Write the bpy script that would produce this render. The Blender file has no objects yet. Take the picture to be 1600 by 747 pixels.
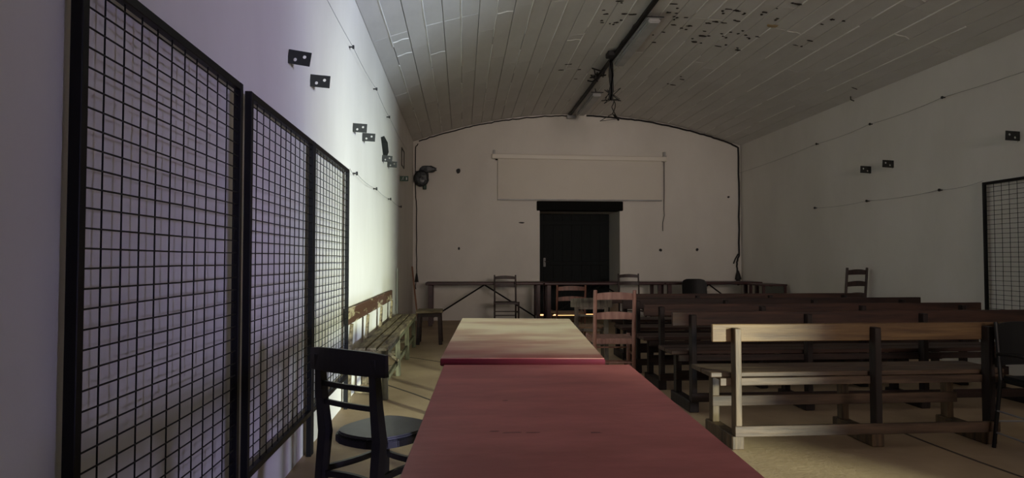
import bpy, bmesh, math, random
from mathutils import Vector, Matrix, Euler
random.seed(7)
PI = math.pi
C = bpy.context.scene.collection
sc = bpy.context.scene

# ---------------------------------------------------------------- camera
F, VX, VY, CH = 1040.0, 722.0, 406.0, 1.2
YAW = math.atan((800 - VX) / F)
PIT = math.atan((VY - 373.5) / math.hypot(F, 800 - VX))
cam_d = bpy.data.cameras.new('camera')
cam_d.sensor_width = 36
cam_d.lens = 36 * F / 1600
cam_d.clip_start = 0.02
cam = bpy.data.objects.new('camera', cam_d)
C.objects.link(cam)
cam.location = (0, 0, CH)
cam.rotation_euler = (PI / 2 + PIT, 0, -YAW)
sc.camera = cam

# ---------------------------------------------------------------- world, exposure, lamps
w = bpy.data.worlds.new('World')
sc.world = w
w.use_nodes = True
w.node_tree.nodes['Background'].inputs[0].default_value = (0.55, 0.65, 0.85, 1)
w.node_tree.nodes['Background'].inputs[1].default_value = 0.3
sc.view_settings.view_transform = 'Standard'
sc.view_settings.look = 'None'
sc.view_settings.exposure = -2.0
sc.view_settings.gamma = 1
sc.view_settings.use_curve_mapping = False


def area(name, loc, target, sx, sy, power, color, spread=PI):
    d = bpy.data.lights.new(name, 'AREA')
    d.shape = 'RECTANGLE'
    d.size, d.size_y = sx, sy
    d.energy = power
    d.color = color
    d.spread = spread
    o = bpy.data.objects.new(name, d)
    C.objects.link(o)
    o.location = loc
    o.rotation_euler = (Vector(target) - Vector(loc)).to_track_quat('-Z', 'Y').to_euler()
    return o


# daylight that comes in through the side doorway behind the camera and falls on the left wall
area('daylight_side_door', (8.7, -7.08, 2.6), (-0.97, 6.6, 0.9), 0.35, 1.0, 1220, (0.90, 1.0, 0.72), 0.9)
area('skylight_side_door', (8.7, -7.0, 0.5), (-0.97, 6.8, 2.6), 0.55, 0.8, 720, (0.68, 0.83, 1.0), 0.9)
area('violet_skylight_side_door', (8.7, -6.1, 1.0), (-0.97, 4.5, 2.2), 0.7, 1.5, 235, (0.58, 0.54, 1.0), 0.9)
# added warm fill lamp behind the rear wall, brightens the back wall
area('added_rear_fill', (2.4, -4.6, 2.2), (2.4, 13, 2.75), 2.6, 1.0, 105, (1.0, 0.82, 0.72), 0.75)
# sunshine on the ground right behind the far door
area('sun_behind_door', (2.3, 14.9, 1.2), (2.3, 14.5, 0), 1.4, 0.6, 900, (1.0, 0.62, 0.35))

# ---------------------------------------------------------------- materials
def mat(name, c1, c2=None, rough=0.7, scale=(3, 3, 3), detail=6, bump=0.0, spec=0.5, metal=0.0,
        lo=0.35, hi=0.65, bscale=None, coat=0.0):
    m = bpy.data.materials.new(name)
    m.use_nodes = True
    nt = m.node_tree
    b = nt.nodes['Principled BSDF']
    b.inputs['Roughness'].default_value = rough
    b.inputs['Metallic'].default_value = metal
    b.inputs['Specular IOR Level'].default_value = spec
    b.inputs['Coat Weight'].default_value = coat
    c2 = c2 or tuple(x * 0.75 for x in c1)
    tc = nt.nodes.new('ShaderNodeTexCoord')
    mp = nt.nodes.new('ShaderNodeMapping')
    mp.inputs['Scale'].default_value = scale
    nz = nt.nodes.new('ShaderNodeTexNoise')
    nz.inputs['Scale'].default_value = 1
    nz.inputs['Detail'].default_value = detail
    nz.inputs['Roughness'].default_value = 0.6
    cr = nt.nodes.new('ShaderNodeValToRGB')
    cr.color_ramp.elements[0].position = lo
    cr.color_ramp.elements[1].position = hi
    cr.color_ramp.elements[0].color = (*c2, 1)
    cr.color_ramp.elements[1].color = (*c1, 1)
    L = nt.links.new
    L(tc.outputs['Object'], mp.inputs[0])
    L(mp.outputs[0], nz.inputs['Vector'])
    L(nz.outputs['Fac'], cr.inputs[0])
    L(cr.outputs[0], b.inputs['Base Color'])
    if bump:
        n2 = nz
        if bscale:
            mp2 = nt.nodes.new('ShaderNodeMapping')
            mp2.inputs['Scale'].default_value = bscale
            n2 = nt.nodes.new('ShaderNodeTexNoise')
            n2.inputs['Scale'].default_value = 1
            n2.inputs['Detail'].default_value = 5
            L(tc.outputs['Object'], mp2.inputs[0])
            L(mp2.outputs[0], n2.inputs['Vector'])
        bp = nt.nodes.new('ShaderNodeBump')
        bp.inputs['Strength'].default_value = bump
        bp.inputs['Distance'].default_value = 0.01
        L(n2.outputs['Fac'], bp.inputs['Height'])
        L(bp.outputs[0], b.inputs['Normal'])
    return m


M = {}
M['plaster'] = mat('plaster', (0.74, 0.71, 0.66), (0.66, 0.63, 0.58), 0.85, (0.9, 0.9, 0.5), 8, 0.25, 0.2, bscale=(5, 5, 3))
M['ceil'] = mat('ceiling_paint', (0.66, 0.64, 0.61), (0.56, 0.54, 0.51), 0.6, (1.5, 0.7, 1.5), 8, 0.3, 0.3, bscale=(6, 3, 6))
M['caulk'] = mat('caulk', (0.85, 0.84, 0.8), (0.7, 0.69, 0.65), 0.6)
M['floor'] = mat('floor_concrete', (0.43, 0.315, 0.195), (0.30, 0.212, 0.13), 0.55, (1.3, 1.3, 1.3), 10, 0.25, 0.35, bscale=(30, 30, 30))
M['crack'] = mat('floor_crack', (0.06, 0.045, 0.035), None, 0.9)
M['soil'] = mat('outside_ground', (0.6, 0.35, 0.2), (0.45, 0.25, 0.14), 0.9)
M['peel'] = mat('peeled_spot', (0.035, 0.025, 0.02), (0.012, 0.01, 0.01), 0.9, (9, 9, 9))
M['peel_warm'] = mat('peeled_wood_spot', (0.42, 0.3, 0.16), None, 0.8)
M['lintel'] = mat('black_lintel_wood', (0.006, 0.006, 0.006), None, 0.8, (3, 20, 20), spec=0.12)
M['red'] = mat('red_tabletop', (0.66, 0.19, 0.175), (0.46, 0.115, 0.105), 0.42, (2.2, 5.5, 3), 7, 0.06, 0.45, bscale=(30, 30, 30), coat=0.0)
M['red_pale_end'] = mat('pale_end_red_tabletop', (0.52, 0.17, 0.14), (0.38, 0.10, 0.09), 0.36, (1.6, 6, 3), 7, 0.06, 0.5)
def add_pale_end(m, y0, y1, pale, pale2):  # blends the top to paler colours along object Y, broken by noise
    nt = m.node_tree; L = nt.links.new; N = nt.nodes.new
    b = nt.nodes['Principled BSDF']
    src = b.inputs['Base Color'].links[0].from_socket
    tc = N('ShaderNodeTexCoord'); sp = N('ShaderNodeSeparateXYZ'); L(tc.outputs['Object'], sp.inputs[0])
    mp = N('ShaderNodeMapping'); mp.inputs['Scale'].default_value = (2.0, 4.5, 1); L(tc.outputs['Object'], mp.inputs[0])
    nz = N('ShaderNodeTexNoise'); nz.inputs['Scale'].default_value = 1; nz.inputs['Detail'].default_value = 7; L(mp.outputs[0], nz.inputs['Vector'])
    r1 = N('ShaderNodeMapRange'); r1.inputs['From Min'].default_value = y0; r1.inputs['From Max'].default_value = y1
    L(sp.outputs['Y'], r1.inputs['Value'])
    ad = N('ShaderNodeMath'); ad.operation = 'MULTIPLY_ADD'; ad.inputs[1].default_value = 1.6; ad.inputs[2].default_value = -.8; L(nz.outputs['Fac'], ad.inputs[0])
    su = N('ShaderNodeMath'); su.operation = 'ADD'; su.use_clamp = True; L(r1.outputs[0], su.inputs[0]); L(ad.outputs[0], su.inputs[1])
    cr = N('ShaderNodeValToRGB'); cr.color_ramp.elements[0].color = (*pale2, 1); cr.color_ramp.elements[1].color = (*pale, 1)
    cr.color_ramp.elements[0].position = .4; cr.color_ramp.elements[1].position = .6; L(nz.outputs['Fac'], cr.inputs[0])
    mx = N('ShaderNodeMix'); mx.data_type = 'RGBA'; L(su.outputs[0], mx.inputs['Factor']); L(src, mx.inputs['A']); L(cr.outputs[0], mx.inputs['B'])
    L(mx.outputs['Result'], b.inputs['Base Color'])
add_pale_end(M['red_pale_end'], -1.0, .2, (0.88, 0.75, 0.53), (0.72, 0.55, 0.38))
M['red_edge'] = mat('red_edge', (0.12, 0.005, 0.016), (0.08, 0.004, 0.011), 0.35)
M['stain'] = mat('dark_red_stain', (0.15, 0.035, 0.035), (0.25, 0.06, 0.055), 0.5, (40, 40, 40))
M['dark_metal'] = mat('dark_metal', (0.005, 0.005, 0.006), None, 0.5, metal=0.0, spec=0.25)
M['black_wood'] = mat('black_wood', (0.008, 0.006, 0.006), (0.004, 0.003, 0.003), 0.4, (3, 3, 18))
M['seat_grey'] = mat('grey_seat', (0.09, 0.095, 0.095), (0.06, 0.06, 0.06), 0.38, (5, 5, 5))
M['bench'] = mat('bench_wood', (0.058, 0.026, 0.017), (0.02, 0.009, 0.007), 0.6, (2.5, 28, 28), 8, 0.4, 0.35)
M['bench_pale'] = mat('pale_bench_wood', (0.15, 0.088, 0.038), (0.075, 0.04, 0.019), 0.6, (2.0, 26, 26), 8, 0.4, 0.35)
M['bench_low'] = mat('dull_bench_wood', (0.11, 0.07, 0.045), (0.04, 0.024, 0.016), 0.6, (2.5, 28, 28), 8, 0.4, 0.35)
M['weathered_dark'] = mat('weathered_leg_wood', (0.14, 0.13, 0.075), (0.025, 0.02, 0.012), 0.75, (24, 24, 4), 10, 0.6, 0.25)
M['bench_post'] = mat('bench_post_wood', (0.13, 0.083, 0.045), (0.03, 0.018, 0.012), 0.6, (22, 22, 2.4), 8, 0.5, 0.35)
M['bench_dark'] = mat('dark_bench_wood', (0.035, 0.018, 0.014), (0.012, 0.007, 0.006), 0.6, (2.5, 26, 26), 8, 0.4, 0.3)
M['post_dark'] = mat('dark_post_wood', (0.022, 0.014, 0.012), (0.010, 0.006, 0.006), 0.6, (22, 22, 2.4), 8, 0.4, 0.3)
M['weathered'] = mat('weathered_wood', (0.27, 0.22, 0.13), (0.05, 0.032, 0.02), 0.75, (3.5, 24, 24), 10, 0.7, 0.25)
M['weathered_back'] = mat('weathered_brown_paint', (0.085, 0.042, 0.028), (0.40, 0.34, 0.22), 0.7, (3, 14, 14), 9, 0.7, 0.25, lo=0.4, hi=0.47)
M['table_dark'] = mat('dark_red_table', (0.06, 0.018, 0.02), (0.03, 0.01, 0.012), 0.45, (2, 12, 12))
M['chair_dark'] = mat('dark_chair_wood', (0.045, 0.022, 0.02), (0.02, 0.011, 0.01), 0.5, (20, 20, 3))
M['chair_brown'] = mat('brown_chair_wood', (0.17, 0.06, 0.035), (0.07, 0.028, 0.018), 0.45, (20, 20, 3))
M['chair_pink'] = mat('reddish_chair_wood', (0.38, 0.21, 0.165), (0.20, 0.09, 0.07), 0.5, (20, 20, 3))
M['chair_grey'] = mat('worn_chair_wood', (0.16, 0.14, 0.10), (0.05, 0.035, 0.028), 0.55, (20, 20, 3))
M['rush'] = mat('rush_seat', (0.30, 0.18, 0.10), (0.14, 0.08, 0.05), 0.8, (4, 60, 4), 6, 0.5)
M['cable'] = mat('black_cable', (0.008, 0.008, 0.009), None, 0.6)
M['wire'] = mat('grey_wire', (0.14, 0.14, 0.14), None, 0.6)
M['screen'] = mat('screen_fabric', (0.70, 0.66, 0.59), (0.67, 0.63, 0.56), 0.8, (1, 1, 1))
M['screen_case'] = mat('screen_case', (0.76, 0.72, 0.64), None, 0.5, lo=0.2, hi=0.3)
M['door'] = mat('dark_door_paint', (0.006, 0.0095, 0.010), (0.004, 0.006, 0.0065), 0.6, (22, 22, 1.5), 8, 0.2, 0.15)
M['plastic'] = mat('crumpled_plastic', (0.09, 0.1, 0.11), (0.025, 0.028, 0.032), 0.35, (14, 14, 14))
M['green'] = mat('dark_green', (0.01, 0.05, 0.028), None, 0.5)
M['plate'] = mat('bracket_plate', (0.010, 0.012, 0.011), (0.006, 0.007, 0.006), 0.55)
M['white'] = mat('white_plastic', (0.78, 0.78, 0.75), None, 0.4, lo=0.2, hi=0.3)
M['pole'] = mat('brown_stick', (0.30, 0.15, 0.085), None, 0.6, (20, 20, 2))
M['greywood'] = mat('grey_plank', (0.34, 0.34, 0.29), None, 0.7, (20, 20, 2))
M['dull'] = mat('dull_lamp_plastic', (0.42, 0.42, 0.42), None, 0.4)
M['chrome'] = mat('worn_steel', (0.45, 0.46, 0.5), None, 0.35, metal=0.8)
M['handle'] = mat('dark_handle', (0.03, 0.03, 0.03), None, 0.4)
M['deskpanel'] = mat('desk_panel', (0.06, 0.065, 0.05), None, 0.5)

# ---------------------------------------------------------------- mesh helpers
class MB:
    def __init__(s): s.bm = bmesh.new()

    def box(s, x0, x1, y0, y1, z0, z1, bev=0.0, rot=None, piv=None):
        t = bmesh.new()
        bmesh.ops.create_cube(t, size=1)
        for v in t.verts:
            v.co = Vector(((x0 + x1) / 2 + v.co.x * (x1 - x0), (y0 + y1) / 2 + v.co.y * (y1 - y0), (z0 + z1) / 2 + v.co.z * (z1 - z0)))
        if bev:
            bmesh.ops.bevel(t, geom=t.edges[:], offset=bev, segments=1, affect='EDGES')
        if rot:
            R = Euler(rot).to_matrix(); P = Vector(piv or ((x0 + x1) / 2, (y0 + y1) / 2, (z0 + z1) / 2))
            for v in t.verts: v.co = P + R @ (v.co - P)
        s.add(t)
        return s

    def add(s, t):
        me = bpy.data.meshes.new('t')
        t.to_mesh(me); t.free()
        s.bm.from_mesh(me); bpy.data.meshes.remove(me)

    def bar(s, a, b, w, h, bev=0.0, w2=None, h2=None):
        """rectangular bar from a to b; w along the horizontal normal, h along the other"""
        a, b = Vector(a), Vector(b)
        d = (b - a).normalized()
        up = Vector((0, 0, 1)) if abs(d.z) < 0.9 else Vector((0, 1, 0))
        x = d.cross(up).normalized(); y = x.cross(d).normalized()
        w2 = w if w2 is None else w2; h2 = h if h2 is None else h2
        t = bmesh.new(); vs = []
        for p, ww, hh in ((a, w, h), (b, w2, h2)):
            for sx, sy in ((-1, -1), (1, -1), (1, 1), (-1, 1)):
                vs.append(t.verts.new(p + x * sx * ww / 2 + y * sy * hh / 2))
        t.faces.new(vs[3::-1]); t.faces.new(vs[4:])
        for i in range(4):
            j = (i + 1) % 4
            t.faces.new((vs[i], vs[j], vs[4 + j], vs[4 + i]))
        if bev: bmesh.ops.bevel(t, geom=t.edges[:], offset=bev, segments=1, affect='EDGES')
        s.add(t); return s

    def tube(s, pts, r, n=6, r2=None):
        pts = [Vector(p) for p in pts]
        t = bmesh.new(); rings = []
        px = None
        for i, p in enumerate(pts):
            d = (pts[min(i + 1, len(pts) - 1)] - pts[max(i - 1, 0)]).normalized()
            if px is None:
                up = Vector((0, 0, 1)) if abs(d.z) < 0.9 else Vector((0, 1, 0))
                x = d.cross(up).normalized()
            else:
                x = (px - d * px.dot(d)).normalized()
            px = x; y = d.cross(x)
            k = i / (len(pts) - 1)
            rr = r if r2 is None else r + (r2 - r) * k
            rings.append([t.verts.new(p + (x * math.cos(2 * PI * j / n) + y * math.sin(2 * PI * j / n)) * rr) for j in range(n)])
        for a, b in zip(rings, rings[1:]):
            for j in range(n):
                t.faces.new((a[j], a[(j + 1) % n], b[(j + 1) % n], b[j]))
        t.faces.new(rings[0][::-1]); t.faces.new(rings[-1])
        s.add(t); return s

    def prism(s, poly, z0, z1, bev=0.0):
        """poly [(x,y)] or [(x,y,dz)] extruded z0..z1"""
        t = bmesh.new()
        lo = [t.verts.new((p[0], p[1], z0)) for p in poly]
        hi = [t.verts.new((p[0], p[1], z1)) for p in poly]
        t.faces.new(lo[::-1]); t.faces.new(hi)
        for i in range(len(poly)):
            j = (i + 1) % len(poly)
            t.faces.new((lo[i], lo[j], hi[j], hi[i]))
        bmesh.ops.recalc_face_normals(t, faces=t.faces[:])
        if bev: bmesh.ops.bevel(t, geom=t.edges[:], offset=bev, segments=2, affect='EDGES')
        s.add(t); return s

    def sweep(s, prof, closed_ends=True):
        """list of rings (lists of points, same count)"""
        t = bmesh.new()
        rs = [[t.verts.new(p) for p in r] for r in prof]
        n = len(rs[0])
        for a, b in zip(rs, rs[1:]):
            for j in range(n):
                t.faces.new((a[j], a[(j + 1) % n], b[(j + 1) % n], b[j]))
        t.faces.new(rs[0][::-1]); t.faces.new(rs[-1])
        bmesh.ops.recalc_face_normals(t, faces=t.faces[:])
        s.add(t); return s

    def xform(s, mtx):
        s.bm.transform(mtx); return s

    def build(s, name, m, parent=None, loc=None, smooth=False):
        bmesh.ops.recalc_face_normals(s.bm, faces=s.bm.faces[:])
        me = bpy.data.meshes.new(name)
        s.bm.to_mesh(me); s.bm.free()
        if smooth:
            for p in me.polygons: p.use_smooth = True
        me.materials.append(m)
        o = bpy.data.objects.new(name, me)
        C.objects.link(o)
        if parent: o.parent = parent
        if loc: o.location = loc
        return o


def tag(o, label, cat, group=None):
    o['label'] = label; o['category'] = cat
    if group: o['group'] = group
    return o


def thing(name, label, cat, loc=(0, 0, 0), rz=0, group=None):
    o = bpy.data.objects.new(name, None)
    C.objects.link(o)
    o.empty_display_size = 0.1
    o.location = loc; o.rotation_euler = (0, 0, rz)
    return tag(o, label, cat, group)


def struct(o):
    o['kind'] = 'structure'; return o


def copy_tree(o, parent=None):
    c = o.copy(); C.objects.link(c)
    if parent: c.parent = parent
    for ch in list(o.children): copy_tree(ch, c)
    return c


def BX(*a, bev=0.0): return MB().box(*a, bev=bev)

# ---------------------------------------------------------------- the room
XL, XR, YB, YR = -0.97, 5.70, 13.25, -4.0
XC = (XL + XR) / 2
SPR, APX = 3.545, 4.145
HS = (XR - XL) / 2
RAD = (HS * HS + (APX - SPR) ** 2) / (2 * (APX - SPR))
ZC = APX - RAD
def arch(x): return ZC + math.sqrt(RAD * RAD - (x - XC) ** 2)

struct(BX(XL - .4, XR + .5, YR - .6, YB + 1.05, -.15, 0).build('floor', M['floor']))
floor = bpy.data.objects['floor']
struct(BX(XL - .3, XL, YR - .3, YB, 0, SPR + .02).build('wall_left', M['plaster']))
# right wall with the side doorway (behind the camera)
DY0, DY1, DT = -3.9, -1.97, 0.4
struct(MB().box(XR, XR + DT, DY1, YB, 0, SPR + .02).box(XR, XR + DT, YR - .3, DY0, 0, SPR + .02)
       .box(XR, XR + DT, DY0, DY1, 2.6, SPR + .02).build('wall_right', M['plaster']))
OX0, OX1, OZ = 1.55, 3.18, 2.19
struct(MB().box(XL - .3, OX0, YB, YB + 1.05, 0, 4.35).box(OX1, XR + .4, YB, YB + 1.05, 0, 4.35)
       .box(OX0, OX1, YB, YB + 1.05, OZ, 4.35).build('wall_back', M['plaster']))
struct(MB().box(XL - .3, 1.0, YR - .3, YR, 0, 4.35).box(3.8, XR + .4, YR - .3, YR, 0, 4.35)
       .box(1.0, 3.8, YR - .3, YR, 0, 1.5).box(1.0, 3.8, YR - .3, YR, 2.9, 4.35).build('wall_front', M['plaster']))  # high opening put in so the rear fill lamp can shine through

# vaulted ceiling: a shell, boards under it, caulk along some joints
ang = math.asin(HS / RAD)
N = 36
sh = MB()
for y0, y1, dr in ((YR, 5.2, 0.0), (5.2, YB, 0.022)):
    for k in range(N):
        ps = []
        for a in (-ang + 2 * ang * k / N, -ang + 2 * ang * (k + 1) / N):
            for r in (RAD + dr, RAD + .1):
                ps.append((XC + r * math.sin(a), ZC + r * math.cos(a)))
        sh.sweep([[(p[0], y, p[1]) for p in (ps[0], ps[1], ps[3], ps[2])] for y in (y0, y1)])
ceiling = struct(sh.build('ceiling', M['ceil']))
NB = 34
da = 2 * ang / NB
bw = 2 * RAD * math.sin(da / 2)
meshes = {}
def plank_mesh(L):
    L = round(L, 2)
    if L not in meshes:
        b = BX(-bw / 2 + .0035, bw / 2 - .0035, 0, L - .006, 0, .018, bev=.003)
        o = b.build('plank', M['ceil']); meshes[L] = o.data
        bpy.data.objects.remove(o)
    return meshes[L]
for k in range(NB):
    a = -ang + da * (k + .5)
    y = 5.2
    cuts = [5.2]
    yy = 5.2 + random.choice((.8, 1.4, 2.0, 2.6))
    while yy < YB - .5:
        cuts.append(yy); yy += random.choice((2.2, 2.4, 2.8, 3.2))
    cuts.append(YB)
    for y0, y1 in zip(cuts, cuts[1:]):
        o = bpy.data.objects.new('plank', plank_mesh(y1 - y0)); C.objects.link(o)
        o.parent = ceiling
        r = RAD * math.cos(da / 2) - random.uniform(0, .004)
        o.location = (XC + r * math.sin(a), y0, ZC + r * math.cos(a))
        o.rotation_euler = (0, a, 0)
    # caulk beads on roughly half of the joints, in broken runs
    if k and k % 2 == (1 if k < 20 else 0):
        ab = -ang + da * k
        cb = MB(); y = 5.2 + random.uniform(0, 1.5)
        while y < YB - .6:
            L = random.uniform(1.0, 3.2); y1 = min(y + L, YB - .1)
            n = 8; pts = []
            for i in range(n + 1):
                r = RAD - .004 + random.uniform(-.002, .001); aa = ab + random.uniform(-.0003, .0003)
                pts.append((XC + r * math.sin(aa), y + (y1 - y) * i / n, ZC + r * math.cos(aa)))
            cb.tube(pts, .0085, 5)
            y = y1 + random.uniform(.1, 1.0)
        cb.build('caulk_bead', M['caulk'], ceiling)
# short caulked butt joints
cb = MB()
for k, y in ((1, 7.4), (1, 7.9), (5, 6.3), (7, 7.3), (10, 7.0), (3, 8.2), (12, 8.6), (28, 6.4), (30, 7.2), (25, 7.8)):
    a0 = -ang + da * k
    cb.tube([(XC + (RAD - .005) * math.sin(a0 + da * t), y + .02 * math.sin(t * 9), ZC + (RAD - .005) * math.cos(a0 + da * t)) for t in (0.05, .3, .6, .95)], .0055, 5)
cb.build('caulk_patch', M['caulk'], ceiling)

def raydir(px, py):
    f = Vector((math.sin(YAW) * math.cos(PIT), math.cos(YAW) * math.cos(PIT), math.sin(PIT)))
    r = Vector((math.cos(YAW), -math.sin(YAW), 0)); u = r.cross(f)
    return (f * F + r * (px - 800) + u * (373.5 - py)).normalized()
def ceil_at(px, py):
    d = raydir(px, py); t = 3.0
    while t < 30:
        p = Vector((0, 0, CH)) + d * t
        if p.z > arch(max(XL, min(XR, p.x))): return p
        t += .01
    return p
spots = [(400,0),(415,12),(310,55),(325,77),(430,77),(480,80),(300,127),(385,127),(412,113),(690,68),(720,18),(735,73),(720,92),(790,98),(765,160),(810,148),(720,140),(660,182),(605,243),(900,178),(885,205),(1005,60),(1035,48),(1085,57),(920,130),(965,122),(1010,128),(1088,118),(1000,192),(1025,215),(1050,183),(1140,200),(1155,215),(980,266),(1095,287),(840,240),(770,460),(715,492),(62,405),(170,402),(148,457),(100,372)]
spots = [(860 + x / 3.734, y / 3.734) for x, y in spots] + [(1140 + x / 3.396, y / 3.396) for x, y in [(38,50),(30,103),(250,40),(185,60),(85,182),(150,190),(45,262),(245,103),(365,17),(490,125),(545,100),(428,213),(350,235),(665,465)]]
pe = MB()
def flake(mb, p, wx, wy, seed):
    rnd = random.Random(seed)
    n = 9
    a = math.asin((p.x - XC) / RAD)
    pts = []
    for r in (RAD - .012, RAD - .0065):
        ring = []
        rr = random.Random(seed)
        for i in range(n):
            q = 2 * PI * i / n; k = rr.uniform(.45, 1.1)
            ax = a + math.cos(q) * wx * k / RAD
            ring.append((XC + r * math.sin(ax), p.y + math.sin(q) * wy * k, ZC + r * math.cos(ax)))
        pts.append(ring)
    mb.sweep(pts)
for i, (x, y) in enumerate(spots):
    p = ceil_at(x, max(y, .5))
    big = random.random()
    flake(pe, p, .02 + .04 * big, .008 + .02 * random.random(), i)
    if random.random() < .5:
        q = p + Vector((random.uniform(-.12, .12), random.uniform(-.15, .15), 0)); flake(pe, q, .02, .02, i + 100)
pe = pe.build('peeled_paint', M['peel'], ceiling); pe['kind'] = 'stuff'
pw = MB(); flake(pw, ceil_at(1207, 39), .07, .05, 5); pw.build('bare_patch', M['peel_warm'], ceiling)

# floor joints and cracks
def hit_floor(px, py):
    d = raydir(px, py); t = -CH / d.z
    return Vector((0, 0, CH)) + d * t
for ln in (((1400, 672), (1450, 692), (1530, 722), (1598, 746)), ((556, 600), (600, 600), (645, 615), (680, 628)), ((560, 560), (625, 556), (690, 566))):
    pts = [hit_floor(*p) for p in ln]
    cm = MB()
    for a, b in zip(pts, pts[1:]):
        cm.bar((a.x, a.y, .0), (b.x, b.y, .0), .022, .003)
    cm.build('floor_joint', M['crack'], floor)

# far door: lintel, leaf of planks, gap below, sunlit ground outside
struct(BX(1.49, 3.235, YB - .07, YB + .25, OZ - .005, 2.375, bev=.012).build('trim_1', M['lintel']))
door = bpy.data.objects.new('door_1', None); C.objects.link(door); door.location = (OX0, YB + .98, 0); struct(door)
nw = 8; pw_ = (OX1 - OX0) / nw
for i in range(nw):
    BX(i * pw_ + .001, (i + 1) * pw_ - .001, 0, .035, .03, OZ - .01, bev=.0015).build('plank', M['door'], door)
BX(0, OX1 - OX0, .036, .045, .034, OZ).build('light_block_board', M['door'], door)  # added sheet that stops lamp glow between the planks
for z in (.25, 1.08, 1.95):
    BX(.02, OX1 - OX0 - .02, -.012, 0, z, z + .09, bev=.004).build('rail', M['door'], door)
hd = MB(); hd.box(.19, .24, -.03, 0, 1.03 + .02, 1.24).tube([(.215, -.03, 1.16), (.215, -.07, 1.16), (.30, -.075, 1.155)], .008, 8)
hd.build('handle', M['handle'], door)
gr = struct(BX(0, 5, YB + 1.051, YB + 3.5, -.15, -.002).build('ground_outside', M['soil']))

# ---------------------------------------------------------------- red tables
def red_table(poly, h, m, loc, label, em):
    t = thing('red_table', label, 'table', loc, 0, None)
    P = [(x - loc[0], y - loc[1]) for x, y in poly]
    MB().prism(P, h - .034, h - .002, bev=.003).build('edge_band', em, t)
    c = [(sum(p[0] for p in P) / 4, sum(p[1] for p in P) / 4)] * 4
    Q = [(p[0] + (cc[0] - p[0]) * .006, p[1] + (cc[1] - p[1]) * .006) for p, cc in zip(P, c)]
    MB().prism(Q, h - .004, h, bev=.0015).build('tabletop', m, t)
    ins = [(p[0] + (cc[0] - p[0]) * .14, p[1] + (cc[1] - p[1]) * .10) for p, cc in zip(P, c)]
    for x, y in ins:
        MB().bar((x, y, 0), (x, y, h - .034), .05, .05, bev=.003).build('leg', M['post_dark'], t)
    for a, b in ((0, 1), (1, 2), (2, 3), (3, 0)):
        MB().bar((*ins[a], h - .075), (*ins[b], h - .075), .022, .08).build('apron', M['post_dark'], t)
    return t
red_table([(-.145, .95), (.60, .90), (.721, 2.835), (-.078, 2.885)], .75, M['red'], (.27, 1.9, 0),
          'long red table nearest the camera, smooth worn top with a dark smudge across it', M['red_edge'])
red_table([(-.094, 2.934), (.622, 2.872), (.784, 4.83), (.001, 4.94)], .77, M['red_pale_end'], (.33, 3.9, 0),
          'second red table behind the first, its far end pale, crimson front edge', M['red_edge'])

rt = bpy.data.objects['red_table']
for i, (px, py, a_, b_) in enumerate(((772, 674, .014, .006), (800, 676, .03, .005), (832, 676, .02, .006), (930, 676, .02, .008), (790, 626, .012, .006))):
    d_ = raydir(px, py); p_ = Vector((0, 0, CH)) + d_ * ((.75 - CH) / d_.z); rr = random.Random(i)
    P_ = []
    for k in range(11):
        q = rr.uniform(.5, 1.1); P_.append((p_.x - .27 + a_ * q * math.cos(k * PI / 5.5), p_.y - 1.9 + b_ * q * math.sin(k * PI / 5.5)))
    MB().prism(P_, .7495, .7503).build('dark_stain', M['stain'], rt)

# ---------------------------------------------------------------- mesh panels
def mesh_panel(y0, y1, x, ztop, label, inward=1, n_first=None):
    """stands against a side wall; wires 5 cm x 10 cm"""
    W = y1 - y0
    t = thing('mesh_panel', label, 'mesh panel', (x, y0, 0), 0, None)
    zb = .25; fw = .03
    for y in (0, W - fw):
        BX(-.015, .015, y, y + fw, 0, ztop, bev=.002).build('frame_post', M['dark_metal'], t)
    for z in (zb, ztop - fw):
        BX(-.014, .014, fw, W - fw, z, z + fw, bev=.002).build('frame_rail', M['dark_metal'], t)
    y = fw + .098
    while y < W - fw - .01:
        MB().tube([(0, y, zb + fw), (0, y, ztop - fw)], .0026, 6).build('vertical_wire', M['dark_metal'], t)
        y += .1
    z = zb + fw + .048
    while z < ztop - fw - .01:
        bow = random.uniform(-.003, .003)
        MB().tube([(.005, fw, z), (.005 + .002, W / 2, z + bow), (.005, W - fw, z)], .0026, 6).build('horizontal_wire', M['dark_metal'], t)
        z += .05
    return t
mesh_panel(1.665, 2.845, -.93, 1.935, 'large black wire mesh panel nearest the camera on the left wall')
mesh_panel(2.955, 4.20, -.93, 1.935, 'middle one of the three black wire mesh panels on the left wall')
mesh_panel(4.215, 5.49, -.93, 1.935, 'black wire mesh panel farthest along the left wall, before the weathered bench')
mesh_panel(5.55, 6.82, 5.655, 2.04, 'black wire mesh panel against the right wall at the picture edge')

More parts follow.
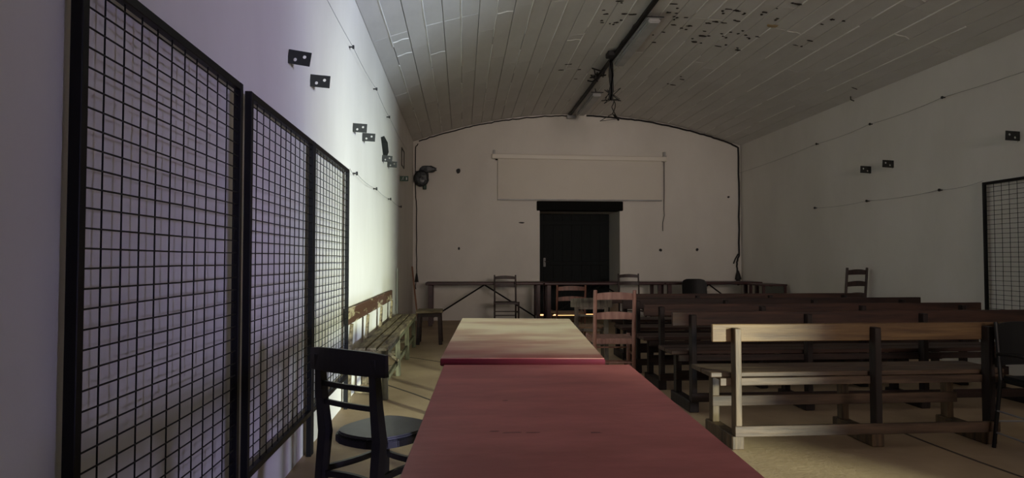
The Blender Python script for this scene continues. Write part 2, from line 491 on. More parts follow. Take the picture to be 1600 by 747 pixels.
# ---------------------------------------------------------------- plank benches on the right
def plank_bench(loc, L, posts, label, board, seat, post, low=None, topm=None, lowboard=True, tilt=0.0, post_shaded=None):
    t = thing('plank_bench', label, 'bench', loc, 0, 'backed plank benches in rows on the right')
    low = low or board
    MB().box(0, L, .045, .072, .675, .787, bev=.004, rot=(0, tilt, 0)).build('back_board', board, t)
    for y0, y1 in ((.075, .25), (.262, .44)):
        BX(.0, L, y0, y1, .445, .475, bev=.004).build('seat_plank', seat, t)
    BX(.05, L - .03, .046, .07, .395, .444, bev=.003).build('seat_rail', low, t)
    if lowboard: BX(posts[0] - .03, posts[-1] + .04, -.026, -.002, .088, .155, bev=.003).build('stretcher', low, t)
    BX(posts[0] - .03, posts[-1] + .04, .35, .372, .2, .27, bev=.003).build('stretcher', low, t)
    for x in posts:
        MB().bar((x, .021, .09), (x, .021, .765), .042, .072, bev=.004).build('back_post', (post if x == posts[0] else post_shaded or post), t)
        MB().bar((x, .40, .09), (x, .40, .444), .05, .068, bev=.004).build('leg', post, t)
        BX(x - .04, x + .04, 0, .47, 0, .09, bev=.006).build('foot', post, t)
        BX(x - .03, x + .03, .07, .40, .40, .444, bev=.003).build('seat_bearer', post, t)
    return t
plank_bench((1.595, 4.115, 0), 2.0, (.145, 1.07, 1.84), 'frontmost plank bench, its pale back board catching light at the left end', M['bench_pale'], M['bench_low'], M['bench_post'], M['bench_low'], post_shaded=M['post_dark'])  # back posts after the first darkened to paint shade beyond the lit end
plank_bench((1.665, 5.14, 0), 3.35, (.155, 1.10, 2.07, 3.05), 'second plank bench from the front, dark back board running to the picture edge', M['bench'], M['bench'], M['post_dark'], M['bench_dark'])
plank_bench((1.69, 6.05, 0), 3.32, (.155, 1.12, 2.10, 3.1), 'third plank bench from the front, right end of its back board below the wide wall', M['bench'], M['bench'], M['post_dark'], M['bench_dark'])
plank_bench((1.705, 6.95, 0), 3.34, (.155, 1.12, 2.10, 3.1), 'fourth plank bench from the front, red brown back board', M['bench_dark'], M['bench'], M['post_dark'], M['bench_dark'])
plank_bench((1.80, 7.88, 0), 3.12, (.155, 1.05, 1.96, 2.9), 'rearmost plank bench, nearest the long dark tables', M['bench'], M['bench'], M['post_dark'], M['bench_dark'])

# ---------------------------------------------------------------- weathered bench along the left wall
t = thing('weathered_bench', 'weathered slatted bench with peeling back board along the left wall', 'bench', (-.955, 9.38, 0), -PI / 2)
L = 3.62
MB()  .box(.45, 3.85, .008, .036, .665, .80, bev=.006).build('back_board', M['weathered_back'], t)
for i, (y0, y1) in enumerate(((.045, .135), (.15, .23), (.245, .325))):
    BX(0 + .02 * i, L + .01 * i, y0, y1, .425, .45, bev=.005).build('seat_slat', M['weathered'], t)
for x in (.62, 1.72, 2.82, 3.78):
    MB().prism([(x - .055, -.017), (x + .055, -.017), (x + .035, .017), (x - .035, .017)], 0, .01)
    p = MB()
    p.sweep([[(x - .032, .037 - 0, .67), (x + .032, .037, .67), (x + .032, .058, .67), (x - .032, .058, .67)],
             [(x - .06, .02, .40), (x + .06, .02, .40), (x + .06, .043, .40), (x - .06, .043, .40)],
             [(x - .035, .0, 0), (x + .035, .0, 0), (x + .035, .04, 0), (x - .035, .04, 0)]])
    p.build('back_post', M['weathered'], t)
for x in (.15, 1.25, 2.4, 3.56):
    MB().bar((x, .30, 0), (x, .29, .425), .055, .05, bev=.005).build('leg', M['weathered_dark'], t)
    BX(x - .025, x + .025, .05, .3, .37, .424, bev=.004).build('seat_bearer', M['weathered'], t)
    BX(x - .02, x + .02, .04, .28, .06, .11, bev=.004).build('foot_rail', M['weathered'], t)
BX(.1, L - .02, .30, .325, .385, .424, bev=.004).build('seat_rail', M['weathered_dark'], t)
BX(.15, L - .06, .28, .31, .13, .17, bev=.004).build('stretcher', M['weathered_dark'], t)
MB().bar((2.4, .30, .15), (3.5, .30, .40), .02, .03).build('brace', M['weathered'], t)

# low rough stool past the end of the weathered bench
t = thing('rough_stool', 'low rough wooden stool past the far end of the weathered bench', 'stool', (-.46, 9.68, 0))
MB().box(-.19, .19, -.24, -.005, .445, .485, bev=.008).build('seat_plank', M['weathered'], t)
MB().box(-.18, .18, .005, .24, .442, .48, bev=.008).build('seat_plank', M['weathered'], t)
for sx in (-1, 1):
    for sy in (-1, 1):
        MB().bar((sx * .16, sy * .19, 0), (sx * .14, sy * .18, .444), .05, .05, bev=.005).build('leg', M['bench_dark'], t)
    BX(sx * .15 - .015, sx * .15 + .015, -.17, .17, .12, .17).build('stretcher', M['bench_dark'], t)
BX(-.15, .15, -.2, -.175, .39, .443).build('seat_rail', M['bench_dark'], t)

# plank and stick leaning by the far left corner
t = BX(-.012, .012, -.05, .05, 0, 1.07, bev=.003).build('leaning_plank', M['greywood'], None, (-.95, 9.93, 0))
tag(t, 'narrow grey plank standing upright against the left wall beyond the bench', 'plank')
t = MB().bar((-.82, 12.62, 0), (-.955, 12.9, 1.07), .03, .028, bev=.004).build('leaning_stick', M['pole'])
tag(t, 'thin brown wooden stick leaning in the far left corner', 'stick')

# ---------------------------------------------------------------- long dark tables along the back wall
def long_table(x0, x1, y0, y1, h, label, peak=True):
    t = thing('trestle_table', label, 'table', ((x0 + x1) / 2, (y0 + y1) / 2, 0), 0, 'long dark tables along the back wall')
    W, D = (x1 - x0) / 2, (y1 - y0) / 2
    BX(-W, W, -D, D, h - .05, h, bev=.012).build('tabletop', M['table_dark'], t)
    for sx in (-1, 1):
        for sy in (-1, 1):
            MB().bar((sx * (W - .09), sy * (D - .06), 0), (sx * (W - .09), sy * (D - .06), h - .05), .075 if sx < 0 else .06, .06, bev=.004).build('leg', M['table_dark'], t)
        BX(sx * (W - .09) - .015, sx * (W - .09) + .015, -D + .09, D - .09, .1, .15).build('stretcher', M['table_dark'], t)
    for sx in (-1, 1):
        MB().tube([(0, -.02, h - .055), (sx * (W - .13), -.02, .14)], .014, 8).build('brace', M['dark_metal'], t)
    return t
long_table(-.66, 1.49, 12.1, 12.72, .79, 'long dark table in front of the back wall, left of the dark door')
long_table(1.50, 3.75, 12.1, 12.72, .785, 'long dark table standing across the dark door')
long_table(3.76, 5.62, 12.1, 12.72, .785, 'long dark table in front of the back wall, at the right corner')
t = thing('small_desk', 'small dark desk with greenish front panel beside the right wall, end of the table row', 'desk', (5.40, 11.45, 0))
BX(-.24, .22, -.3, .3, .745, .775, bev=.006).build('desktop', M['table_dark'], t)
for sx in (-1, 1):
    for sy in (-1, 1):
        BX(sx * .19 - .022, sx * .19 + .022, sy * .26 - .022, sy * .26 + .022, 0, .745, bev=.002).build('leg', M['table_dark'], t)
BX(-.167, .167, -.27, -.25, .3, .74).build('front_panel', M['deskpanel'], t)

# ---------------------------------------------------------------- ladder-back chairs
def curved_slat(W, y, z0, z1, arch_h, depth, th=.014, n=9):
    rs = []
    for i in range(n):
        u = i / (n - 1); x = -W + 2 * W * u
        c = 1 - (2 * u - 1) ** 2
        yy = y - depth * c
        rs.append([(x, yy, z0 + arch_h * .3 * c), (x, yy + th, z0 + arch_h * .3 * c), (x, yy + th, z1 + arch_h * c), (x, yy, z1 + arch_h * c)])
    return MB().sweep(rs)
def ladder_chair(loc, rz, label, wood, seatm, H=.93, W=.2, slats=(.845, .70), slat_h=.05, D=.38, sh=.45, name='ladder_back_chair', post_r=.016, thick=.028):
    """faces local +y; back posts at y=-D/2"""
    t = thing(name, label, 'chair', loc, rz, None)
    for sx in (-1, 1):
        MB().tube([(sx * W, -D / 2 - .0, 0), (sx * W, -D / 2, sh), (sx * W, -D / 2 - .05, H - .015), (sx * W, -D / 2 - .052, H)], post_r, 8, post_r * .85).build('back_post', wood, t, smooth=True)
        MB().tube([(sx * (W + .02), D / 2, 0), (sx * (W + .02), D / 2, sh + .015)], post_r, 8).build('leg', wood, t, smooth=True)
    for z in slats:
        curved_slat(W, -D / 2 - .01 - .045 * (z - sh) / (H - sh), z, z + slat_h, .018, .02).build('slat', wood, t)
    s = MB().prism([(-W - .005, -D / 2 - .01), (W + .005, -D / 2 - .01), (W + .035, D / 2 + .012), (-W - .035, D / 2 + .012)], sh - thick, sh + .005, bev=.008)
    s.build('seat', seatm, t)
    for z in (.16, .30):
        MB().tube([(-W - .02, D / 2, z), (W + .02, D / 2, z)], .009, 6).build('stretcher', wood, t)
        for sx in (-1, 1):
            MB().tube([(sx * W, -D / 2, z - .03), (sx * (W + .02), D / 2, z - .03)], .009, 6).build('stretcher', wood, t)
    MB().tube([(-W, -D / 2, .2), (W, -D / 2, .2)], .009, 6).build('stretcher', wood, t)
    return t
ladder_chair((.775, 11.78, 0), PI, 'dark ladder-back chair in front of the left long table, facing the room', M['chair_dark'], M['chair_dark'], .925, W=.19)
ladder_chair((3.04, 11.78, 0), PI, 'dark ladder-back chair just right of the dark door, before the long table', M['chair_dark'], M['chair_dark'], .945, W=.185, slats=(.87, .735))
ladder_chair((1.53, 9.5, 0), 0, 'brown ladder-back chair with arched top slat, in front of the dark door', M['chair_brown'], M['rush'], .845, W=.2, slats=(.765, .62))
ladder_chair((1.49, 6.6, 0), -.06, 'reddish wooden chair at the aisle, beside the left end of the bench rows', M['chair_pink'], M['chair_pink'], .905, W=.19, slats=(.81, .62), slat_h=.06, post_r=.021, sh=.43, thick=.05)
ladder_chair((5.36, 9.05, 0), math.radians(21), 'tall dark ladder-back chair by the right wall behind the last bench', M['chair_dark'], M['chair_dark'], 1.09, W=.2, slats=(.99, .83, .67), slat_h=.06, post_r=.019)

# ---------------------------------------------------------------- bentwood chairs (front left one and the one in the aisle)
def cafe_chair(loc, rz, label, wood, seatm, H=.82, tsc=1.0):
    """faces local +y, origin at the middle of the seat"""
    t = thing('cafe_chair', label, 'chair', loc, rz, None)
    yb = -.19
    W = .165
    for sx in (-1, 1):
        MB().sweep([[(sx * W + dx * tsc, y + dy * tsc, z) for dx, dy in ((-a, -b), (a, -b), (a, b), (-a, b))]
                    for y, z, a, b in ((yb - .075, 0, .018, .018), (yb - .02, .25, .021, .02), (yb, .45, .024, .021), (yb - .02, .60, .021, .018), (yb - .035, H - .03, .018, .015))]).build('back_post', wood, t)
        MB().sweep([[(sx * .165 * (1 + .1 * (1 - z / .45)) + dx, y + dy, z) for dx, dy in ((-a, -a), (a, -a), (a, a), (-a, a))]
                    for y, z, a in ((.19, 0, .015), (.175, .43, .02))]).build('leg', wood, t)
    # wide curved top rail
    rs = []; n = 13; RW = .228
    for i in range(n):
        u = -1 + 2 * i / (n - 1)
        x = RW * u; y = yb - .055 + .03 * u * u
        zt = H + .004 - .012 * abs(u) ** 3; zb = H - .098
        rs.append([(x, y - .011, zb), (x, y + .011, zb), (x, y + .008, zt), (x, y - .008, zt)])
    MB().sweep(rs).build('top_rail', wood, t)
    for z in (.585, .665):
        rs = []
        for i in range(9):
            u = -1 + i / 4
            y = yb - .018 - (z - .585) * .1 - .012 * (1 - u * u)
            rs.append([(W * u, y - .006, z - .011), (W * u, y + .006, z - .011), (W * u, y + .006, z + .011), (W * u, y - .006, z + .011)])
        MB().sweep(rs).build('cross_rail', wood, t)
    # seat outline: straight back, rounded front
    out = []
    for i in range(28):
        a = 2 * PI * i / 28
        c, s_ = math.cos(a), math.sin(a)
        k = (abs(c) ** 2.8 + abs(s_) ** 2.8) ** (-1 / 2.8)
        wx = .188 + .012 * s_
        out.append((wx * c * k, .205 * s_ * k + .005))
    MB().prism(out, .405, .438, bev=.004).build('seat_frame', wood, t)
    MB().prism([(x * .955, y * .955) for x, y in out], .436, .452, bev=.006).build('seat', seatm, t)
    def arc(a, b, bulge, z):
        a, b = Vector(a), Vector(b); m = (a + b) / 2
        nrm = Vector((-(b - a).y, (b - a).x)).normalized() * bulge
        pts = []
        for i in range(9):
            u = i / 8
            p = a.lerp(b, u) + nrm * (1 - (2 * u - 1) ** 2)
            pts.append(p)
        rs = []
        for i, p in enumerate(pts):
            d = (pts[min(i + 1, 8)] - pts[max(i - 1, 0)]).normalized(); q = Vector((-d.y, d.x)) * .009
            rs.append([(p.x - q.x, p.y - q.y, z - .013), (p.x + q.x, p.y + q.y, z - .013), (p.x + q.x, p.y + q.y, z + .013), (p.x - q.x, p.y - q.y, z + .013)])
        return MB().sweep(rs)
    fl, fr, bl, br = (-.17, .18), (.17, .18), (-.165, -.205), (.165, -.205)
    for a, b, bu, z in ((bl, br, .035, .27), (br, fr, .03, .29), (fr, fl, .03, .27), (fl, bl, .03, .29)):
        arc(a, b, bu, z).build('stretcher', wood, t)
    return t
cafe_chair((-.35, 3.05, 0), math.radians(-38), 'near black bentwood chair with curved top rail and grey seat, left of the red tables', M['black_wood'], M['seat_grey'], .82)
cafe_chair((1.44, 7.50, 0), math.radians(-4), 'worn bentwood chair with greenish post ends, behind the reddish aisle chair', M['chair_grey'], M['rush'], .775)

# black chair with a solid rounded back behind the benches
t = thing('black_chair', 'black chair with solid rounded backrest behind the rearmost bench', 'chair', (4.13, 11.42, 0))
rs = []
for z, w in ((.50, .225), (.56, .232), (.70, .228), (.80, .222), (.835, .205), (.85, .16), (.856, .09)):
    pass
for i in range(15):
    u = -1 + i / 7
    x = .225 * u; zt = .858 - .03 * max(0, abs(u) - .55) / .45 - .05 * max(0, abs(u) - .85) / .15
    y = .20 - .05 * u * u
    rs.append([(x, y, .5), (x, y + .02, .5), (x, y + .05, zt), (x, y + .032, zt)])
MB().sweep(rs).build('backrest', M['dark_metal'], t)
MB().prism([(-.22, -.2), (.22, -.2), (.21, .2), (-.21, .2)], .42, .46, bev=.012).build('seat', M['dark_metal'], t)
for sx in (-1, 1):
    MB().tube([(sx * .23, -.21, 0), (sx * .19, -.17, .42)], .012, 8).build('leg', M['dark_metal'], t)
    MB().tube([(sx * .23, .25, 0), (sx * .19, .18, .42), (sx * .19, .205, .55)], .012, 8).build('leg', M['dark_metal'], t)

# tube-framed chair at the right picture edge
t = thing('tube_chair', 'black tube-framed chair at the right picture edge, in front of the front bench', 'chair', (3.61, 3.80, 0), math.radians(-4))
for sx in (-1, 1):
    MB().tube([(sx * .235, .235, 0), (sx * .215, .19, .44), (sx * .205, .235, .80)], .012, 8).build('leg', M['dark_metal'], t)
    MB().tube([(sx * .235, -.22, 0), (sx * .215, -.20, .44)], .012, 8).build('leg', M['dark_metal'], t)
    for z in (.10, .24):
        MB().tube([(sx * .228, .22, z), (sx * .228, -.215, z)], .006, 8).build('rung', M['chrome'], t)
    MB().tube([(sx * .225, .2, .60), (sx * .24, 0, .615), (sx * .24, -.15, .6)], .011, 8).build('armrest', M['dark_metal'], t)
MB().tube([(-.228, .225, .17), (.228, .225, .17)], .006, 8).build('rung', M['chrome'], t)
MB().prism([(-.22, -.2), (.22, -.2), (.21, .2), (-.21, .2)], .42, .465, bev=.014).build('seat', M['dark_metal'], t)
rs = []
for i in range(9):
    u = -1 + i / 4
    x = .195 * u; y = .205 + .02 * (1 - u * u)
    rs.append([(x, y, .53), (x, y + .02, .53), (x, y + .05, .80 - .02 * u ** 4), (x, y + .03, .80 - .02 * u ** 4)])
MB().sweep(rs).build('backrest', M['dark_metal'], t)

# ---------------------------------------------------------------- projection screen
t = thing('projection_screen', 'rolled-down cream projection screen above the dark door', 'screen', (2.36, YB, 3.2))
MB().box(-1.775, 1.775, -.11, -.012, .0, .095, bev=.012, rot=(0, .006, 0), piv=(0, 0, .05)).build('case', M['screen_case'], t)
BX(-1.70, 1.72, -.07, -.03, -.012, .004).build('case_shadow_strip', M['lintel'], t)  # dark strip standing in for the shadow under the case
MB().box(-1.655, 1.67, -.075, -.071, -.80, .01).build('fabric', M['screen'], t)
MB().box(-1.66, 1.675, -.085, -.061, -.815, -.79, bev=.004).build('bottom_bar', M['dull'], t)
for x in (-1.73, 1.735):
    MB().box(x - .022, x + .022, -.06, 0, .09, .19, bev=.004).box(x - .035, x + .035, -.095, -.002, .085, .105, bev=.003).build('bracket', M['dull'], t)
MB().tube([(1.73, -.06, .0), (1.73, -.05, -.6), (1.725, -.03, -.98), (1.735, -.03, -1.1), (1.70, -.03, -1.25), (1.70, -.03, -1.42)], .0075, 6).build('pull_cord', M['wire'], t)

# ---------------------------------------------------------------- cables on the back wall
def wob(pts, n=6, a=.006, seed=1):
    r = random.Random(seed); out = []
    pts = [Vector(p) for p in pts]
    for p, q in zip(pts, pts[1:]):
        for i in range(n):
            v = p.lerp(q, i / n); out.append(v + Vector((r.uniform(-a, a), 0, r.uniform(-a, a))))
    out.append(pts[-1]); return out
def arcpts(x0, x1, n, y, off):
    return [(x0 + (x1 - x0) * i / n, y, arch(x0 + (x1 - x0) * i / n) - off) for i in range(n + 1)]
yc = YB - .02
t = thing('wall_cable', 'black cable following the arch left of the ceiling centre, dropping down the left corner', 'cable', (-.91, yc, .85))
def rel(pts, o): return [(p[0] - o[0], p[1] - o[1], p[2] - o[2]) for p in pts]
o_ = (-.91, yc, .85)
MB().tube(rel(wob(arcpts(2.15, -.86, 14, yc, .035), 3, .008, 2), o_), .012, 6).build('arch_run', M['cable'], t)
MB().tube(rel(wob([(-.87, yc, 3.50), (-.93, yc, 3.42), (-.925, yc, 2.6), (-.90, yc, 2.2), (-.895, yc, 1.2), (-.89, yc, .93)], 5, .006, 3), o_), .010, 6).build('drop', M['cable'], t)
MB().tube(rel([(-.89, yc - .01, .93), (-.89, yc - .015, .86), (-.89, yc - .02, .76)], o_), .014, 8, .04).build('plug', M['cable'], t)
MB().tube(rel([(-.90, yc - .01, .77), (-.915, yc - .01, .68), (-.905, yc - .01, .62)], o_), .008, 6).build('cable_end', M['cable'], t)
t = thing('wall_cable', 'thick black cable following the arch right of the ceiling centre, dropping down the right corner', 'cable', (5.6, yc, .85))
o_ = (5.6, yc, .85)
MB().tube(rel(wob(arcpts(2.5, 5.5, 14, yc, .035), 3, .006, 5), o_), .018, 6).build('arch_run', M['cable'], t)
MB().tube(rel(wob([(5.5, yc, arch(5.5) - .035), (5.655, yc, 3.50), (5.66, yc, 2.6), (5.65, yc, 1.3), (5.60, yc, 1.15), (5.61, yc, .95)], 5, .006, 6), o_), .018, 6).build('drop', M['cable'], t)
MB().tube(rel([(5.63, yc, 1.32), (5.57, yc, 1.22), (5.53, yc, 1.12)], o_), .014, 6).build('cable_end', M['cable'], t)
MB().tube(rel([(5.61, yc - .02, .98), (5.61, yc - .03, .90), (5.61, yc - .04, .80)], o_), .02, 8, .07).tube(rel([(5.61, yc - .04, .8), (5.61, yc - .04, .68)], o_), .05, 8, .02).build('plug', M['cable'], t)

# crumpled thing in the left corner of the back wall
def lump(c, r, n, seed, sx=1, sy=1, sz=1, amp=.22):
    t_ = bmesh.new(); bmesh.ops.create_icosphere(t_, subdivisions=n, radius=r)
    rr = random.Random(seed)
    for v in t_.verts:
        k = 1 + rr.uniform(-amp, amp * .5); v.co = Vector((v.co.x * sx * k, v.co.y * sy * k, v.co.z * sz * k)) + Vector(c)
    return t_
t = thing('wall_fan', 'grey fan wrapped in crumpled plastic high in the far left corner', 'fan', (-.80, YB - .12, 2.85))
m_ = MB(); m_.add(lump((0, 0, -.04), .15, 3, 3, 1, .45, 1.15, .14)); m_.build('body', M['plastic'], t)
m_ = MB(); m_.add(lump((.13, -.02, .13), .13, 3, 8, 1.35, .3, .55, .14)); m_.build('plastic_wrap', M['plastic'], t)
rs_ = [(.135 * math.cos(a), -.065, -.06 + .15 * math.sin(a)) for a in [2 * PI * i / 20 for i in range(21)]]
MB().tube(rs_, .009, 6).build('rim', M['dark_metal'], t)
MB().box(.03, .10, -.02, .02, -.27, -.17, bev=.01).build('dark_tag', M['green'], t)
MB().box(-.02, .02, 0, .12, -.02, .02).build('bracket', M['dark_metal'], t)

# marks and anchors on the back wall
def anchor(x, z, w, h, d, label, n=9, seed=1, name='wall_anchor'):
    r = random.Random(seed); P = []
    for i in range(n):
        a = 2 * PI * i / n; k = r.uniform(.75, 1.1)
        P.append((w * math.cos(a) * k, h * math.sin(a) * k))
    m_ = MB().sweep([[(p[0], 0, p[1]) for p in P], [(p[0] * .8, -d, p[1] * .8) for p in P]])
    tag(m_.build(name, M['cable'], None, (x, YB, z)), label, 'wall anchor')
anchor(-.08, 2.97, .042, .062, .04, 'dark oval knob on the back wall beside the wrapped fan', seed=2)
anchor(1.186, 1.941, .07, .016, .02, 'thin dark slit-like hook on the back wall left of the lintel', seed=3)
anchor(-.063, 1.427, .026, .032, .03, 'small dark anchor low on the back wall above the left table', seed=4)
anchor(4.017, 1.394, .032, .032, .03, 'dark anchor on the back wall below the end of the pull cord', seed=5)
anchor(4.775, 1.407, .03, .035, .03, 'dark anchor on the back wall between the pull cord and the right corner, low down', seed=6)
anchor(5.444, 2.485, .026, .024, .03, 'tiny dark anchor high on the back wall beside the right hand cable', seed=7)

# ---------------------------------------------------------------- bracket plates with two holes
def plate_mesh(w, h, th=.006):
    cu = bpy.data.curves.new('p', 'CURVE'); cu.dimensions = '2D'; cu.fill_mode = 'BOTH'; cu.extrude = th / 2
    def sp(pts):
        s_ = cu.splines.new('POLY'); s_.points.add(len(pts) - 1); s_.use_cyclic_u = True
        for q, (a, b) in zip(s_.points, pts): q.co = (a, b, 0, 1)
    sp([(0, -h / 2), (w, -h / 2), (w, h / 2), (0, h / 2)])
    for cx, cy in ((.33, -.17), (.72, .12)):
        sp([(cx * w + .13 * h * math.cos(-2 * PI * i / 12), cy * h + .13 * h * math.sin(-2 * PI * i / 12)) for i in range(12)])
    o = bpy.data.objects.new('p', cu); C.objects.link(o)
    dg = bpy.context.evaluated_depsgraph_get()
    me = bpy.data.meshes.new_from_object(o.evaluated_get(dg))
    bpy.data.objects.remove(o)
    me.transform(Matrix.Rotation(PI / 2, 4, 'X'))
    me.materials.clear(); me.materials.append(M['plate'])
    return me
pm = plate_mesh(.125, .078)
def bracket(x, y, z, side, tilt, label, s=1.0, solid=False):
    t = thing('wall_bracket', label, 'bracket', (x, y, z), 0 if side > 0 else PI, None)
    o = bpy.data.objects.new('plate', pm); C.objects.link(o); o.parent = t
    o.rotation_euler = (0, tilt * side, 0); o.scale = (s, 1, s)
    MB().tube([(.02, 0, -.03), (.022, 0, -.06)], .002, 5).build('hook', M['plate'], t)
L_ = 'two-holed bracket plate on the left wall, '
for y, z, ti, s, lab in ((3.76, 2.335, .15, 1.0, 'nearest and highest in the photo'),
                         (4.30, 2.345, .08, 1.0, 'second from the camera, paired with the largest'),
                         (5.96, 2.373, .06, 1.0, 'third from the camera, first of the middle pair'),
                         (6.52, 2.393, .06, 1.0, 'fourth from the camera, second of the middle pair'),
                         (8.12, 2.43, .1, 1.0, 'fifth from the camera, first of the far pair'),
                         (8.69, 2.44, .06, 1.0, 'sixth from the camera, last of the far pair')):
    bracket(XL, y, z, 1, ti, L_ + lab, s)
R_ = 'dark bracket plate on the right wall, '
for y, z, ti, s, lab in ((8.87, 2.455, .05, 1.25, 'left one of the pair above the tall chair'),
                         (8.38, 2.465, .05, 1.25, 'right one of the pair above the tall chair'),
                         (6.38, 2.465, .05, 1.25, 'cut by the picture edge above the mesh panel')):
    bracket(XR, y, z, -1, ti, R_ + lab, s)

# motion sensor, little frame and exit sign on the left wall
m_ = MB().sweep([[(0, -.16, .10), (.05, -.15, .12), (.05, -.10, .11), (0, -.10, .07)], [(0, -.05, .04), (.09, -.05, .05), (.09, .08, -.06), (0, .08, -.08)],
                 [(0, .10, -.08), (.07, .10, -.09), (.05, .14, -.13), (0, .14, -.13)]])
m_.xform(Matrix.Diagonal((.8, .9, .9, 1)))
tag(m_.build('wall_sensor', M['plate'], None, (XL, 8.13, 2.57)), 'dark pointed sensor on the left wall above the far bracket pair', 'sensor')
t = thing('picture_holder', 'thin empty upright picture holder on the left wall near the far corner', 'picture holder', (XL, 10.9, 2.85))
for a in ((0, .012, -.22, -.205, -.14, .14), (0, .012, .205, .22, -.14, .14), (0, .012, -.22, .22, .13, .145), (0, .012, -.22, .22, -.145, -.13)):
    MB().box(*a).build('holder_bar', M['plate'], t)
t = thing('exit_sign', 'small green emergency exit sign with a white running figure, far end of the left wall', 'sign', (XL + .0, 10.45, 2.465))
BX(0, .13, -.01, .01, -.04, .04, bev=.003).build('sign_board', M['green'], t)
fg = MB()
fg.box(.094, .114, -.0125, -.0105, -.02, .02)
fg.build('door_pictogram', M['dull'], t)
fg = MB()
fg.bar((.05, -.0125, .014), (.043, -.0125, -.006), .002, .009).bar((.043, -.0125, -.006), (.062, -.0125, -.016), .002, .005)
fg.bar((.043, -.0125, -.006), (.028, -.0125, -.024), .002, .005).bar((.05, -.0125, .012), (.066, -.0125, .002), .002, .004).bar((.05, -.0125, .012), (.034, -.0125, .008), .002, .004)
fg.box(.05, .059, -.0135, -.0115, .017, .026)
fg.build('running_figure', M['dull'], t)

# ---------------------------------------------------------------- hooks and wires on the side walls
def hook_line(x, pts, ext, side, lab, where):
    r = .0018
    wp = []
    P = [Vector((x + side * .035, y, z)) for y, z in ext[:1]] if ext else []
    P = [Vector((x + side * .035, y, z)) for y, z in ([ext[0]] if ext[0] else []) + list(pts) + ([ext[1]] if len(ext) > 1 and ext[1] else [])]
    for a, b in zip(P, P[1:]):
        for i in range(8):
            u = i / 8; wp.append(a.lerp(b, u) - Vector((0, 0, .022 * (1 - (2 * u - 1) ** 2))))
    wp.append(P[-1])
    tag(MB().tube(wp, r, 5).build('wall_wire', M['wire']), lab, 'wire')
    names = ('nearest the camera', 'second from the camera', 'third from the camera', 'farthest from the camera')
    for i, (y, z) in enumerate(pts):
        t = thing('wire_hook', 'small dark hook holding the ' + where + ', ' + (names[i] if not (i == len(pts) - 1) else names[3]), 'hook', (x, y, z))
        MB().tube([(0, 0, 0), (side * .035, 0, 0)], .007, 8).build('shaft', M['cable'], t)
        MB().tube([(side * .03, 0, 0), (side * .045, 0, 0)], .017, 8).build('knob', M['cable'], t)
hook_line(XL, [(5.73, 3.02), (7.29, 3.06), (8.58, 3.03)], [(3.6, 3.02), (11.2, 3.05)], 1, 'thin upper wire sagging along the left wall between hooks', 'upper wire of the left wall')
hook_line(XL, [(5.97, 1.965), (7.34, 1.975), (8.78, 1.994), (10.28, 2.013)], [(5.62, 1.96)], 1, 'thin lower wire sagging along the left wall past the mesh panels', 'lower wire of the left wall')
hook_line(XR, [(7.42, 3.12), (8.825, 3.09), (10.23, 3.057)], [(5.2, 3.13), (13.2, 2.98)], -1, 'thin upper wire sagging along the right wall between hooks', 'upper wire of the right wall')
hook_line(XR, [(7.50, 2.03), (8.93, 2.026), (10.31, 2.035)], [(6.83, 2.06)], -1, 'thin lower wire along the right wall past its mesh panel', 'lower wire of the right wall')
tag(MB().tube([(0, 0, 0), (0, 0, -.05), (.05, 0, -.07)], .008, 6).build('ceiling_hook', M['cable'], None, (5.62, 9.2, arch(5.62) - .0)), 'tiny dark hook at the foot of the vault above the right wall', 'hook')

# ---------------------------------------------------------------- ceiling conduit, lamps, cable bundle
zc = arch(2.15)
t = thing('ceiling_conduit', 'dark conduit running along the crown of the vault', 'conduit', (2.15, 9.4, zc - .05))
BX(-.028, .028, -4.2, 3.8, -.012, .026, bev=.005).build('trunking', M['dark_metal'], t)
MB().tube([(-.035 + .008 * math.sin(i * 1.7), -4.2 + i * .2, -.012 + .01 * math.sin(i * 2.3)) for i in range(26)], .012, 6).build('loose_cable', M['cable'], t)
MB().tube([(.036, -1.9 + i * .2, -.012 + .006 * math.sin(i * 1.3)) for i in range(14)], .006, 6).build('pale_cable', M['dull'], t)
MB().box(-.13, -.03, -.35, -.18, -.05, .02, bev=.01).build('junction_box', M['cable'], t)
m_ = MB()
for i in range(9):
    r = random.Random(i + 40)
    a = (0, .45 + .5 * r.random(), -.01)
    m_.tube([a, (r.uniform(-.18, .02), a[1] + r.uniform(-.2, .2), -.03 - .05 * r.random()), (r.uniform(-.25, .05), a[1] + r.uniform(-.3, .3), -.03 - .06 * r.random())], .012, 5)
m_.build('cable_knot', M['cable'], t)
MB().box(-.06, .12, 3.68, 3.80, -.06, -.0, bev=.01).build('end_bracket', M['dull'], t)

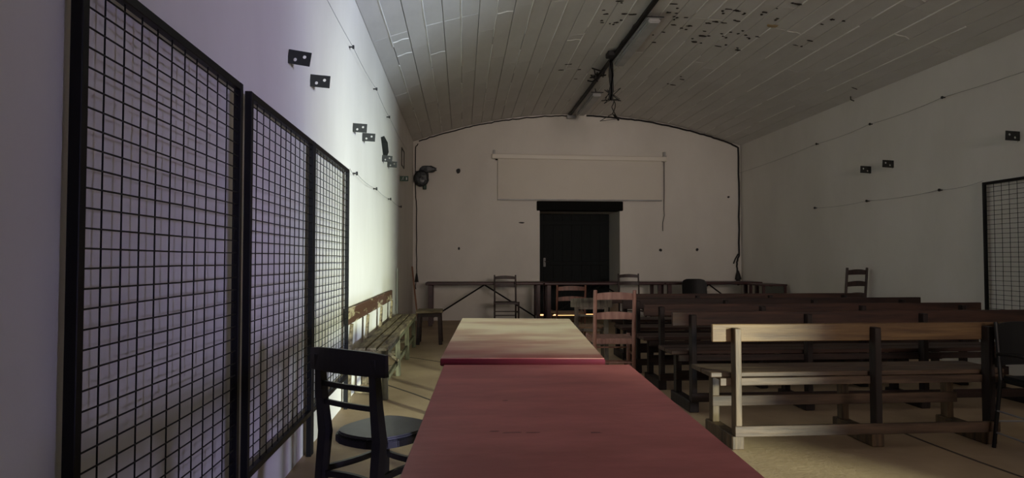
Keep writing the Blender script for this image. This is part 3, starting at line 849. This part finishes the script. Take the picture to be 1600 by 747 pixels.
def batten(y0, L, label, drop):
    t = thing('strip_light', label, 'light', (2.27, y0, zc - drop))
    BX(-.09, .09, .02, L, -.0, .012, bev=.002).build('housing', M['dull'], t)
    MB().prism([(-.07, .03), (.07, .03), (.07, L - .02), (-.07, L - .02)], -.05, 0, bev=.012).build('diffuser', M['dull'], t)
    BX(-.105, .105, -.0, .018, .004, .016).build('end_plate', M['cable'], t)
    for y in (.1, L - .1):
        MB().tube([(0, y, .01), (-.02, y, drop + .02 - .05)], .008, 6).build('hanger', M['cable'], t)
    return t
batten(7.62, 1.85, 'unlit strip light under the crown of the vault, the nearer one', .085)
batten(11.0, 1.6, 'unlit strip light under the crown of the vault, the farther one by the back wall', .13)

t = thing('cable_bundle', 'thick bundle of black cables hanging down from the vault and trailing to the back wall', 'cable', (2.16, 9.5, zc - .06))
m_ = MB()
for i in range(5):
    r = random.Random(i)
    m_.tube([(r.uniform(-.02, .02), 0, 0), (r.uniform(-.025, .03), 0, -.2), (r.uniform(-.02, .04), 0, -.42), (r.uniform(-.03, .06), 0, -.56)], .016, 6)
m_.build('hanging_bundle', M['cable'], t)
m_ = MB()
for i in range(8):
    r = random.Random(i + 9)
    m_.tube([(0, 0, -.45), (r.uniform(-.12, .14), r.uniform(-.06, .06), r.uniform(-.48, -.36)), (r.uniform(-.14, .16), r.uniform(-.05, .05), r.uniform(-.6, -.5)), (0, 0, -.55)], .006, 5)
m_.tube([(-.14, 0, -.57), (0, 0, -.55), (.10, 0, -.55)], .008, 5)
m_.build('cable_loops', M['cable'], t)
m_ = MB()
for k in range(2):
    P = []
    for i in range(12):
        u = i / 11
        P.append((.02 + u * .16 + .03 * math.sin(6 * u + k * 2), u * .5, -.55 - .16 * u + .02 * math.sin(9 * u + k * 3)))
    m_.tube(P, .007, 5)
m_.tube([(.12, .4, -.66), (.3, 2.2, -.4), (1.02, 3.7, -.02)], .006, 5)
m_.tube([(.15, .42, -.68), (.23, .5, -.74)], .016, 6)
m_.build('trailing_cable', M['cable'], t)

# ---------------------------------------------------------------- groups of repeats
G = {'mesh_panel': 'wire mesh panels against the side walls', 'ladder_back_chair': 'ladder-back chairs around the room',
     'cafe_chair': 'bentwood chairs beside the red tables', 'red_table': 'red tables end to end',
     'wall_bracket': 'bracket plates on the side walls', 'wire_hook': 'hooks holding the wall wires',
     'wall_wire': 'thin wires along the side walls', 'wall_anchor': 'dark anchors on the back wall',
     'strip_light': 'strip lights under the vault', 'wall_cable': 'black cables around the back wall'}
for o in bpy.data.objects:
    k = o.name.split('.')[0]
    if o.parent is None and k in G and 'group' not in o: o['group'] = G[k]
